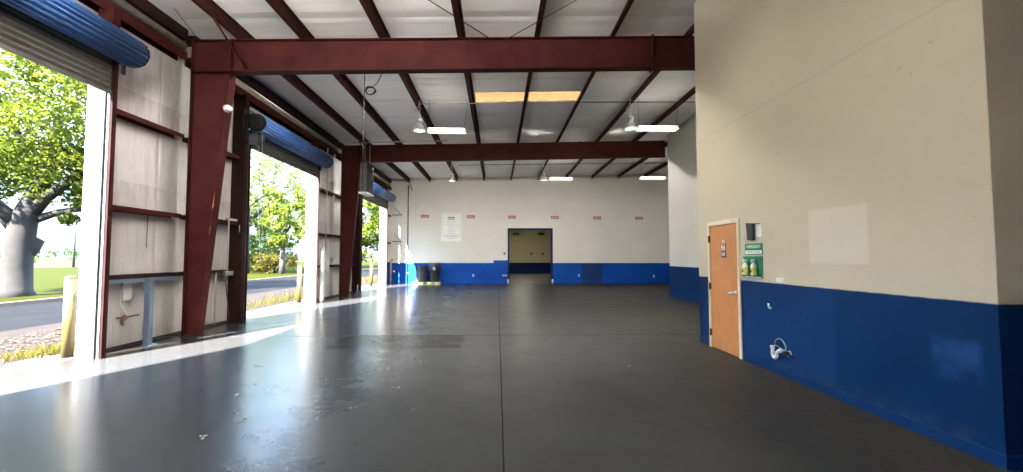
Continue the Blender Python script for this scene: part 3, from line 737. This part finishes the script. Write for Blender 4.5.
MB().hexa([(XR-.05, 6.17, 1.79), (XR-.05, 6.30, 1.80), (XR-.004, 6.30, 1.80), (XR-.004, 6.17, 1.79), (XR-.05, 6.16, 2.04), (XR-.05, 6.33, 2.055), (XR-.004, 6.33, 2.055), (XR-.004, 6.16, 2.04)]).build('pouch', 'black_plastic', p, bevel=.01)
MB().tube([(XR-.03, 6.36, 2.05), (XR-.03, 6.0, 2.02)], .006, 8).build('bracket_rod', 'dark_steel', p)
o = MB().box(XR-.004, XR, 6.30, 6.41, 1.85, 2.04).build('notice_paper', 'pink_paper'); tag(o, 'pinkish paper pinned left of the black pouch', 'paper', None, 'thing')
o = MB().box(XR-.003, XR, 6.02, 6.15, 1.84, 2.03).build('notice_paper', 'poster'); tag(o, 'white paper pinned right of the black pouch', 'paper', None, 'thing')
o = MB().box(XR-.02, XR, 5.56, 5.70, 1.215, 1.275).build('wall_plate', 'white_plastic', bevel=.004); tag(o, 'small white plastic plate at the top edge of the blue paint', 'wall plate', None, 'thing')
o = MB().lathe([(.012, -.03), (.018, -.01), (.018, 0)], (XR, 5.86, .86), 12, 'X').tube([(XR-.025, 5.86, .86), (XR-.03, 5.865, .92)], .012, 8).build('pipe_stub', 'white_plastic'); tag(o, 'small white pipe stub on the blue paint above the drain trap', 'pipe', None, 'thing')
# sink drain remains
o = thing('drain_trap', 'white plastic drain trap left on the blue wall', 'drain pipe', (XR-.07, 5.68, .2))
pth = [(XR-.07, 5.735, .375), (XR-.07, 5.735, .29)]+[(XR-.07, 5.69+.045*math.cos(a), .285+.055*math.sin(a)) for a in [PI*2-i*PI/8 for i in range(1, 9)]]
pth = [(XR-.07, 5.735, .375), (XR-.07, 5.735, .29)]+[(XR-.07, 5.69+.045*math.cos(a), .285+.055*math.sin(a)) for a in [-i*PI/8 for i in range(1, 8)]]+[(XR-.07, 5.645, .31), (XR-.06, 5.62, .335), (XR-.03, 5.585, .34), (XR, 5.57, .34)]
MB().tube(pth, .021, 12).build('pipe', 'pvc', o)
MB().lathe([(.028, 0), (.029, .03), (.024, .035)], (XR-.07, 5.735, .345), 14).build('coupling', 'pvc', o)
MB().tube([(XR-.055, 5.615, .335), (XR-.035, 5.592, .34)], .028, 12).build('nut', 'pvc', o)
o = thing('supply_valve', 'chrome water valves with a looped grey hose beside the drain trap', 'valve', (XR, 5.5, .3))
MB().tube([(XR, 5.49, .33), (XR-.06, 5.49, .33)], .016, 10).lathe([(.026, -.09), (.026, -.05)], (XR, 5.49, .33), 12, 'X').build('valve_body', 'dark_steel', o)
MB().tube([(XR, 5.41, .31), (XR-.05, 5.41, .31)], .014, 10).lathe([(.022, -.08), (.022, -.045)], (XR, 5.41, .31), 12, 'X').build('valve_body', 'black_plastic', o)
MB().tube([(XR-.04, 5.49, .35)]+[(XR-.05, 5.61+.12*math.cos(a), .36+.13*math.sin(a)) for a in [PI*i/12 for i in range(1, 13)]], .007, 8).build('hose', 'galv', o)
MB().lathe([(.03, 0), (.03, .006)], (XR-.007, 5.49, .33), 16, 'X').build('escutcheon', 'chrome', o)

# ------------------------------------------------------------------ back wall fittings
PG = 'red plaques along the back wall'
where = ['left of the poster', 'just right of the poster', 'above the left side of the doorway', 'right of the doorway top', 'second from the right end', 'nearest the right corner']
for k, x in enumerate((-4.24, -1.55, .865, 3.41, 5.92, 8.44)):
    z = 3.93-.014*k
    p = thing('wall_plaque', 'small red plaque high on the back wall, %s' % where[k], 'plaque', (x, YB, z-.09), PG)
    MB().box(x-.235, x+.235, YB-.02, YB, z-.09, z+.09).build('board', 'plaque_red', p, bevel=.004)
    lt = MB()
    for q in range(5): lt.box(x-.17+q*.07, x-.17+q*.07+.05, YB-.022, YB-.02, z-.025, z+.03)
    lt.build('lettering_marks', 'plaque_pale', p)
p = thing('wall_poster', 'tall white framed notice with faint grey lines on the back wall', 'poster', (-2.7, YB, 2.48))
MB().box(-3.28, -2.13, YB-.02, YB, 2.47, 4.13).build('sheet', 'poster', p)
b = MB()
for a in ((-3.2, -2.21, 4.02, 4.035), (-3.2, -2.21, 2.74, 2.755), (-3.2, -3.185, 2.74, 4.02), (-2.225, -2.21, 2.74, 4.02)): b.box(a[0], a[1], YB-.023, YB-.02, a[2], a[3])
b.build('border_line', 'poster_pale', p)
b = MB()
for x0, x1, z0, z1 in ((-2.92, -2.48, 3.83, 3.90), (-2.92, -2.48, 3.74, 3.79)): b.box(x0, x1, YB-.023, YB-.02, z0, z1)
b.build('heading', 'poster_ink', p)
b = MB(); z = 3.62
for w in (.78, .40, .80, .44, .36, .64, .40, .44, .8, .9, .5): b.box(-2.7-w/2, -2.7+w/2, YB-.0225, YB-.02, z, z+.022); z -= .10
b.build('text_line', 'poster_pale', p)
for x, z, lb in ((-1.40, .47, 'white outlet plate on the blue wall left of the doorway'), (4.81, .46, 'white outlet plate on the blue wall right of the doorway'), (9.28, .42, 'white outlet plate on the blue wall in the far right corner')):
    p = thing('wall_outlet', lb, 'outlet', (x, YB, z), 'outlets on the back wall')
    MB().box(x-.045, x+.045, YB-.012, YB, z-.07, z+.07).build('cover', 'white_plastic', p, bevel=.004)
    MB().box(x-.02, x+.02, YB-.014, YB-.012, z-.045, z+.045).build('socket', 'grey_paint', p)
for x, lb in ((DX0-.06, 'short white corner guard at the left foot of the doorway'), (DX1+.06, 'short white corner guard at the right foot of the doorway')):
    o = MB().lathe([(.055, 0), (.055, .22), (.04, .25)], (x, YB-.09, 0), 14).build('corner_guard', 'white_plastic'); tag(o, lb, 'guard', 'white guards at the doorway', 'thing')
p = thing('wall_switch', 'small dark switch on the wall left of the doorway', 'switch', (.42, YB, 1.72))
MB().box(.37, .47, YB-.015, YB, 1.68, 1.82).build('plate', 'dark_steel', p, bevel=.004); MB().box(.41, .43, YB-.025, YB-.015, 1.73, 1.77).build('toggle', 'grey_paint', p)
o = MB().box(.30, .58, YB-.02, YB, .42, .52).build('wall_plate', 'grey_paint', bevel=.004); tag(o, 'pale wide plate low on the blue wall left of the doorway', 'wall plate', None, 'thing')
# far room fittings
for x, lb in ((1.75, 'dark wall lamp in the far room, left'), (4.15, 'dark wall lamp in the far room, right')):
    p = thing('exit_lamp', lb+' of the pair', 'wall lamp', (x, 41, 3.7), 'dark lamps in the far room')
    MB().box(x-.3, x+.3, 40.86, 41, 3.62, 3.85).build('housing', 'dark_steel', p, bevel=.02); MB().box(x-.2, x+.2, 40.85, 40.86, 3.66, 3.8).build('lens', 'black_plastic', p)
o = MB().box(2.55, 4.95, 40.97, 41, 1.03, 3.2).build('notice_board', simple('far_panel_cream', (.52, .46, .28), .5)); tag(o, 'pale cream board on the end wall of the far room', 'board', None, 'thing')
for x, w in ((3.2, 'left'), (4.3, 'right')):
    o = MB().lathe([(.10, 0), (.07, -.05)], (x, 40.97, 1.85), 12, 'Y').build('round_knob', 'dark_steel'); tag(o, 'small dark round fitting on the far room board, %s of the pair' % w, 'knob', 'dark fittings in the far room', 'thing')

# ------------------------------------------------------------------ barrels on the pallet
pl = thing('yellow_pallet', 'low yellow pallet under the two dark barrels', 'pallet', (-4.02, 25.0, 0))
for k in range(5): MB().box(-4.80, -3.22, 24.70+k*.125, 24.70+k*.125+.10, .115, .135).build('deck_board', 'pallet', pl)
for yy in (24.70, 24.95, 25.22):
    for x in (-4.80, -4.37, -3.94, -3.50): MB().box(x, x+.2 if x > -4.7 else x+.22, yy, yy+.09, .018, .115).build('block', 'pallet', pl)
    MB().box(-4.80, -3.22, yy, yy+.09, 0, .018).build('bottom_board', 'pallet', pl)
b = thing('trash_barrel', 'wide dark barrel with a torn black liner, left on the yellow pallet', 'barrel', (-4.30, 25.0, .135))
MB().lathe([(.27, 0), (.30, .03), (.31, .30), (.315, .32), (.31, .34), (.315, .86), (.325, .88), (.32, .90)], (-4.30, 25.0, .135), 28).build('body', simple('dark_barrel', (.05, .055, .07), .35), b)
rr = random.Random(3); i_ = MB(); n = 28
top = [(-4.30+.315*math.cos(2*PI*k/n), 25+.315*math.sin(2*PI*k/n), 1.035) for k in range(n)]
ou = [(-4.30+.338*math.cos(2*PI*k/n), 25+.338*math.sin(2*PI*k/n), 1.0-(.08+.16*rr.random()+(.12 if 18 < k < 24 else 0))) for k in range(n)]
ri = [(-4.30+.332*math.cos(2*PI*k/n), 25+.332*math.sin(2*PI*k/n), 1.06) for k in range(n)]
for k in range(n):
    m = (k+1) % n; i_.face([ou[k], ou[m], ri[m], ri[k]], True); i_.face([ri[k], ri[m], top[m], top[k]], True)
i_.build('liner', 'black_plastic', b)
b = thing('trash_can', 'tall black trash can with folded liner, right on the yellow pallet', 'trash can', (-3.55, 25.0, .135))
MB().lathe([(.24, 0), (.25, .02), (.285, .78), (.31, .80), (.31, .85), (.29, .86)], (-3.55, 25.0, .135), 28).build('body', 'black_plastic', b)
lm = MB().lathe([(.335, .62), (.335, .78), (.34, .90), (.33, 1.02), (.31, 1.07), (.16, 1.04), (.02, 1.0)], (-3.55, 25.0, .135), 24)
for i in range(len(lm.v)):
    x, y, z = lm.v[i]; a = math.atan2(y-25, x+3.55); w = .012*math.sin(a*7)+.008*math.sin(a*13+z*9); lm.v[i] = (x+w*math.cos(a), y+w*math.sin(a), z+.018*math.sin(a*5))
lm.build('liner', 'black_plastic', b)
MB().box(-3.60, -3.47, 24.63, 24.665, .80, .98).build('lid_clip', 'grey_paint', b, bevel=.01)
for s in (-1, 1): MB().tube([(-3.55+s*.28, 24.95, .80), (-3.55+s*.345, 24.95, .80), (-3.55+s*.345, 25.05, .80), (-3.55+s*.28, 25.05, .80)], .014, 8).build('handle', 'black_plastic', b)

# floor debris
deb = MB(); rr = random.Random(11)
spots = [(-2.9, 5.1), (-3.0, 5.45), (-2.2, 5.6), (-2.6, 4.5), (-2.4, 4.3), (-1.2, 5.3), (1.9, 6.2), (-1.1, 6.6), (-3.4, 6.4), (-1.95, 8.0), (-1.3, 14.5), (-2.55, 3.9), (-1.5, 4.6)]
for x, y in spots:
    for k in range(3):
        a = rr.random()*6; px, py = x+rr.uniform(-.05, .05), y+rr.uniform(-.05, .05); l, w = rr.uniform(.008, .02), rr.uniform(.004, .009)
        dx, dy = math.cos(a), math.sin(a)
        deb.hexa([(px-dx*l-dy*w*sx_, py-dy*l+dx*w*sx_, zz) if e else (px+dx*l-dy*w*sx_, py+dy*l+dx*w*sx_, zz) for zz in (.0015, .006) for e, sx_ in ((1, -1), (0, -1), (0, 1), (1, 1))])
o = deb.build('debris', 'litter'); tag(o, 'scattered dry leaf bits lying on the concrete floor', 'debris', None, 'stuff')

# ------------------------------------------------------------------ outside
def slab(name, x0, x1, y0, y1, z, mat, th=.1): return struct(MB().box(x0, x1, y0, y1, z-th, z).build(name, mat))
slab('concrete_apron_ground', -7.15, -6.45, -60, 60, -.012, 'apron')
slab('verge_ground', -10.45, -7.15, -60, 160, -.03, 'verge')
slab('road', -15.9, -10.45, -60, 160, -.05, 'asphalt')
slab('lawn', -60, -16.15, -60, 160, .0, 'lawn')
slab('field', -400, -60, -200, 400, .02, 'field')
slab('kerb', -16.15, -15.9, -60, 160, .06, 'kerb', .2)
slab('yard_ground', -6.45, 60, -60, YS-.15, -.03, 'apron')

def bollard(x, y, label):
    o = thing('yellow_bollard', label, 'bollard', (x, y, -.03), 'yellow bollards outside the doors')
    MB().lathe([(.073, 0), (.073, 1.24)], (x, y, -.03), 24).build('post', 'yellow', o)
    MB().lathe([(.074, 1.24), (.066, 1.265), (.04, 1.285), (.005, 1.29)], (x, y, -.03), 24).build('cap', 'yellow', o)
    MB().lathe([(.12, 0), (.11, .02), (.087, .03)], (x, y, -.03), 20).build('footing', 'apron', o)
bollard(-6.64, 7.04, 'yellow bollard outside the door nearest to the camera')
bollard(-6.72, 15.1, 'yellow bollard outside the middle roll-up door')
bollard(-6.72, 23.6, 'yellow bollard outside the farthest roll-up door')

# leaves
def leaf_cloud(name, clusters, n, size, mat, parent, rng, flat=.9):
    v = []; f = []
    for (cx, cy, cz, r) in clusters:
        for k in range(n):
            while True:
                a, b, c = rng.uniform(-1, 1), rng.uniform(-1, 1), rng.uniform(-1, 1)
                if a*a+b*b+c*c < 1: break
            p = Vector((cx+a*r, cy+b*r, cz+c*r*flat)); s = size*rng.uniform(.6, 1.3)
            u = Vector((rng.gauss(0, 1), rng.gauss(0, 1), rng.gauss(0, .6))).normalized()
            w = u.cross(Vector((rng.gauss(0, 1), rng.gauss(0, 1), rng.gauss(0, 1)))).normalized()
            i = len(v)
            v += [tuple(p-u*s), tuple(p+w*s*.45), tuple(p+u*s), tuple(p-w*s*.45)]; f.append((i, i+1, i+2, i+3))
    m = MB(); m.v = v; m.f = f; m.sm = [False]*len(f)
    return m.build(name, mat, parent, fix=False)
def blob(rng, c, rad, n, r0, r1, hollow=.35):
    out = []
    while len(out) < n:
        a, b, d = rng.uniform(-1, 1), rng.uniform(-1, 1), rng.uniform(-1, 1); q = a*a+b*b+d*d
        if q > 1 or q < hollow*hollow: continue
        out.append((c[0]+a*rad[0], c[1]+b*rad[1], c[2]+d*rad[2], rng.uniform(r0, r1)))
    return out
# the big oak beyond the road
rg = random.Random(21)
T = thing('oak_tree', 'big oak with thick trunk and spreading limbs across the road', 'tree', (-19.0, 17.9, 0), 'trees outside')
bx, by = -19.0, 17.9
tk = MB()
tk.tube([(bx, by, -.1), (bx, by, .25), (bx+.02, by, 1.2), (bx+.08, by, 2.2), (bx+.22, by, 3.1), (bx+.5, by+.2, 4.3), (bx+.85, by+.3, 5.6), (bx+1.1, by+.3, 7.4)], [.66, .50, .45, .44, .40, .30, .24, .12], 18)
tk.tube([(bx+.1, by, 2.6), (bx-.5, by-.1, 3.3), (bx-1.1, by-.3, 4.0), (bx-2.1, by-.4, 4.9), (bx-3.2, by-.5, 6.2)], [.34, .27, .22, .17, .08], 12)
tk.tube([(bx+.15, by, 2.8), (bx-.35, by-.5, 3.5), (bx-.9, by-.9, 4.5), (bx-1.2, by-1., 6.2)], [.3, .22, .18, .09], 12)
tk.tube([(bx+.3, by+.1, 3.2), (bx+1.0, by, 3.9), (bx+1.9, by-.1, 4.5), (bx+2.9, by-.2, 5.3), (bx+4.0, by-.3, 6.2)], [.26, .20, .17, .13, .06], 12)
tk.tube([(bx+.35, by+.15, 3.0), (bx+1.2, by+.3, 3.35), (bx+2.3, by+.35, 3.55), (bx+3.6, by+.4, 3.75)], [.17, .13, .11, .05], 10)
tk.tube([(bx+.55, by+.2, 4.4), (bx+.2, by+.1, 5.4), (bx-.3, by, 6.6), (bx-.7, by, 8)], [.2, .15, .12, .05], 10)
tk.tube([(bx+.08, by+.08, 1.45), (bx+.26, by+.2, 1.9), (bx+.40, by+.32, 2.3), (bx+.42, by+.34, 2.33)], [.26, .32, .27, .1], 14)
tk.build('trunk', 'bark', T)
cl = blob(rg, (bx+.3, by+.2, 7.6), (5.8, 4.6, 3.4), 150, .6, 1.1, .25)+blob(rg, (bx+2.2, by+.4, 5.0), (2.8, 2.2, 1.3), 34, .45, .8, 0)+blob(rg, (bx-2.6, by, 5.2), (2.5, 2., 1.4), 24, .5, .8, 0)+blob(rg, (bx+2.7, by+.3, 3.5), (1.5, 1.2, .8), 9, .3, .5, 0)
leaf_cloud('crown', cl, 170, .115, 'leaf', T, rg)
def tree(x, y, h, rad, label, mat='leaf_pale', bark='pale_bark', ncl=90, nl=70, size=.17, low=.35, tr=.2, lean=0):
    t = thing('leafy_tree', label, 'tree', (x, y, 0), 'trees outside')
    m = MB().tube([(x, y, -.1), (x+.02, y, h*.2), (x+lean*.4, y+.1, h*.4), (x+lean, y, h*.8)], [tr*1.3, tr, tr*.8, tr*.25], 12)
    for k in range(5):
        a = rg.uniform(0, 2*PI); z = h*rg.uniform(.3, .5)
        m.tube([(x+lean*.4, y, z), (x+math.cos(a)*rad*.35, y+math.sin(a)*rad*.35, z+h*.14), (x+math.cos(a)*rad*.7, y+math.sin(a)*rad*.7, z+h*.26)], [tr*.5, tr*.35, tr*.12], 8)
    m.build('trunk', bark, t)
    leaf_cloud('crown', blob(rg, (x+lean*.5, y, h*(low+1)/2), (rad, rad, h*(1-low)/2), ncl, rad*.12, rad*.24, .2), nl, size, mat, t, rg)
tree(-23.5, 41.5, 14, 6.0, 'tall pale tree across the road seen through the middle door', ncl=80, nl=60, size=.24, low=.25, tr=.3)
tree(-19.6, 40.5, 8.5, 2.6, 'slender tree at the right side of the view through the middle door', 'leaf', ncl=46, nl=50, size=.2, low=.22, tr=.22)
tree(-29., 50., 10, 6.5, 'broad tree in the distance behind the shrub', 'leaf_pale', ncl=70, nl=50, size=.28, low=.12)
tree(-19.5, 62, 14, 4.6, 'dense green tree seen through the farthest door', 'leaf', ncl=110, nl=60, size=.3, low=.08)
tree(-25., 70, 16, 6.5, 'pale tree behind the dense one in the farthest door', 'leaf_pale', ncl=100, nl=50, size=.36, low=.1)
def bush(x, y, h, rad, label, mat, size=.14, ncl=50, nl=60, name='shrub'):
    t = thing(name, label, 'shrub', (x, y, 0), 'shrubs outside')
    m = MB()
    for k in range(6):
        a = k*PI/3; m.tube([(x, y, -.05), (x+math.cos(a)*rad*.3, y+math.sin(a)*rad*.3, h*.4), (x+math.cos(a)*rad*.6, y+math.sin(a)*rad*.6, h*.75)], [.05, .035, .015], 6)
    m.build('stem', 'bark', t)
    leaf_cloud('foliage', blob(rg, (x, y, h*.5), (rad, rad*.8, h*.5), ncl, h*.14, h*.26, .1), nl, size, mat, t, rg)
bush(-21.3, 42.5, 2.2, 2.3, 'straw-coloured shrub across the road in the middle door', 'straw', .13)
bush(-24.6, 47, 4.2, 2.9, 'dark green shrub behind the straw-coloured one', 'leaf_dark', .2)
bush(-21.8, 62, 3.0, 3.2, 'low green shrub under the dense tree in the farthest door', 'leaf', .24)
def treeline(y0, y1, x, h, label, k):
    t = thing('distant_trees', label, 'trees', (x, (y0+y1)/2, 0), None, 'stuff')
    cl = []
    for i in range(60): cl.append((x+rg.uniform(-4, 4), rg.uniform(y0, y1), h*rg.uniform(.2, .75), h*.34))
    leaf_cloud('foliage', cl, 40, .55, 'leaf_dark', t, rg)
treeline(60, 190, -125, 4.5, 'hazy low line of trees beyond the dry field', 0)
for x, y, lb in ((-62, 66, 'thin wooden utility pole in the field behind the oak'), (-66, 62, 'second thin utility pole in the field, nearer the oak trunk')):
    o = thing('utility_pole', lb, 'utility pole', (x, y, 0), 'utility poles')
    MB().tube([(x, y, 0), (x, y, 9.5)], [.17, .11], 10).build('pole', 'apron', o); MB().box(x-1.0, x+1.0, y-.05, y+.05, 8.8, 8.95).build('crossarm', 'apron', o)
# dry weeds on the verge
def weeds(label, areas, n):
    m = MB(); rr = random.Random(len(label))
    for k in range(n):
        x0, x1, y0, y1, hh = rr.choice(areas); x, y = rr.uniform(x0, x1), rr.uniform(y0, y1)
        h = hh*rr.uniform(.4, 1.2); a = rr.uniform(0, 6.28); w = .012; b = rr.uniform(-.12, .12)
        dx, dy = math.cos(a)*w, math.sin(a)*w
        m.face([(x-dx, y-dy, -.03), (x+dx, y+dy, -.03), (x+b, y+b*.5, h)])
    o = m.build('dry_grass', 'straw', fix=False); tag(o, label, 'grass', None, 'stuff')
weeds('dry yellow grass growing on the verge outside the roll-up doors', [(-7.7, -7.0, 7.2, 8.3, .12), (-8.2, -7.2, 15.2, 18.5, .3), (-8.8, -7.3, 13.5, 16, .12), (-9.2, -7.2, 25, 31, .4), (-7.6, -7.0, 6.9, 7.9, .1)], 1300)
ll = MB(); rr = random.Random(5)
for k in range(1600):
    x, y = rr.uniform(-9.6, -6.9), rr.uniform(4, 12); a = rr.random()*6; l, w = rr.uniform(.03, .06), rr.uniform(.015, .03); dx, dy = math.cos(a), math.sin(a); z = -.018+rr.random()*.02
    ll.face([(x-dx*l, y-dy*l, z), (x-dy*w, y+dx*w, z+.01), (x+dx*l, y+dy*l, z), (x+dy*w, y-dx*w, z+.012)])
o = ll.build('fallen_leaves', simple('orange_litter', (.07, .036, .018), .9, var=.4, scale=8), fix=False); tag(o, 'orange fallen leaves on the verge outside the nearest door', 'leaves', None, 'stuff')

# ------------------------------------------------------------------ light
w = bpy.data.worlds.new('sky'); bpy.context.scene.world = w; w.use_nodes = True
nt = w.node_tree; bg = nt.nodes['Background']
tc = nt.nodes.new('ShaderNodeTexCoord'); sp = nt.nodes.new('ShaderNodeSeparateXYZ'); nt.links.new(tc.outputs['Generated'], sp.inputs[0])
cr = nt.nodes.new('ShaderNodeValToRGB'); nt.links.new(sp.outputs[2], cr.inputs[0])
E = cr.color_ramp.elements
E[0].position = 0.; E[0].color = (.066, .088, .112, 1); E[1].position = 1.; E[1].color = (.62, .86, 1.2, 1)
for p, c in ((.12, (.10, .135, .18)), (.38, (.40, .56, .78))): q = E.new(p); q.color = (*c, 1)
nt.links.new(cr.outputs[0], bg.inputs[0]); bg.inputs[1].default_value = 1.9
sun = bpy.data.lights.new('sun', 'SUN'); sun.energy = 10; sun.angle = math.radians(.6); sun.color = (1., .95, .87)
so = bpy.data.objects.new('sun', sun); C.objects.link(so)
so.rotation_euler = Vector((.4, .96, -1.)).to_track_quat('-Z', 'Y').to_euler(); so.location = (-20, -30, 30)

# ------------------------------------------------------------------ camera
cam = bpy.data.cameras.new('camera'); co = bpy.data.objects.new('camera', cam); C.objects.link(co)
F, yaw, pit, rol = 435.94, .0326, .0481, .0006
cam.sensor_width = 36; cam.lens = F/1023*36; cam.clip_end = 900; cam.clip_start = .05
cy, sy_, cp, sp_ = math.cos(yaw), math.sin(yaw), math.cos(pit), math.sin(pit)
fw = Vector((sy_*cp, cy*cp, sp_)); rt = Vector((cy, -sy_, 0)); up = rt.cross(fw)
r2 = rt*math.cos(rol)+up*math.sin(rol); u2 = -rt*math.sin(rol)+up*math.cos(rol)
co.matrix_world = Matrix(((r2.x, u2.x, -fw.x, 0), (r2.y, u2.y, -fw.y, 0), (r2.z, u2.z, -fw.z, 1.5505), (0, 0, 0, 1)))
S = bpy.context.scene; S.camera = co
S.view_settings.view_transform = 'Standard'; S.view_settings.look = 'None'; S.view_settings.gamma = 1; S.view_settings.use_curve_mapping = False
S.view_settings.exposure = 3.62
cy_ = S.cycles; cy_.use_denoising = True; cy_.max_bounces = 12; cy_.diffuse_bounces = 8; cy_.glossy_bounces = 4; cy_.transmission_bounces = 4; cy_.transparent_max_bounces = 8
cy_.sample_clamp_indirect = 8; cy_.caustics_reflective = False; cy_.caustics_refractive = False
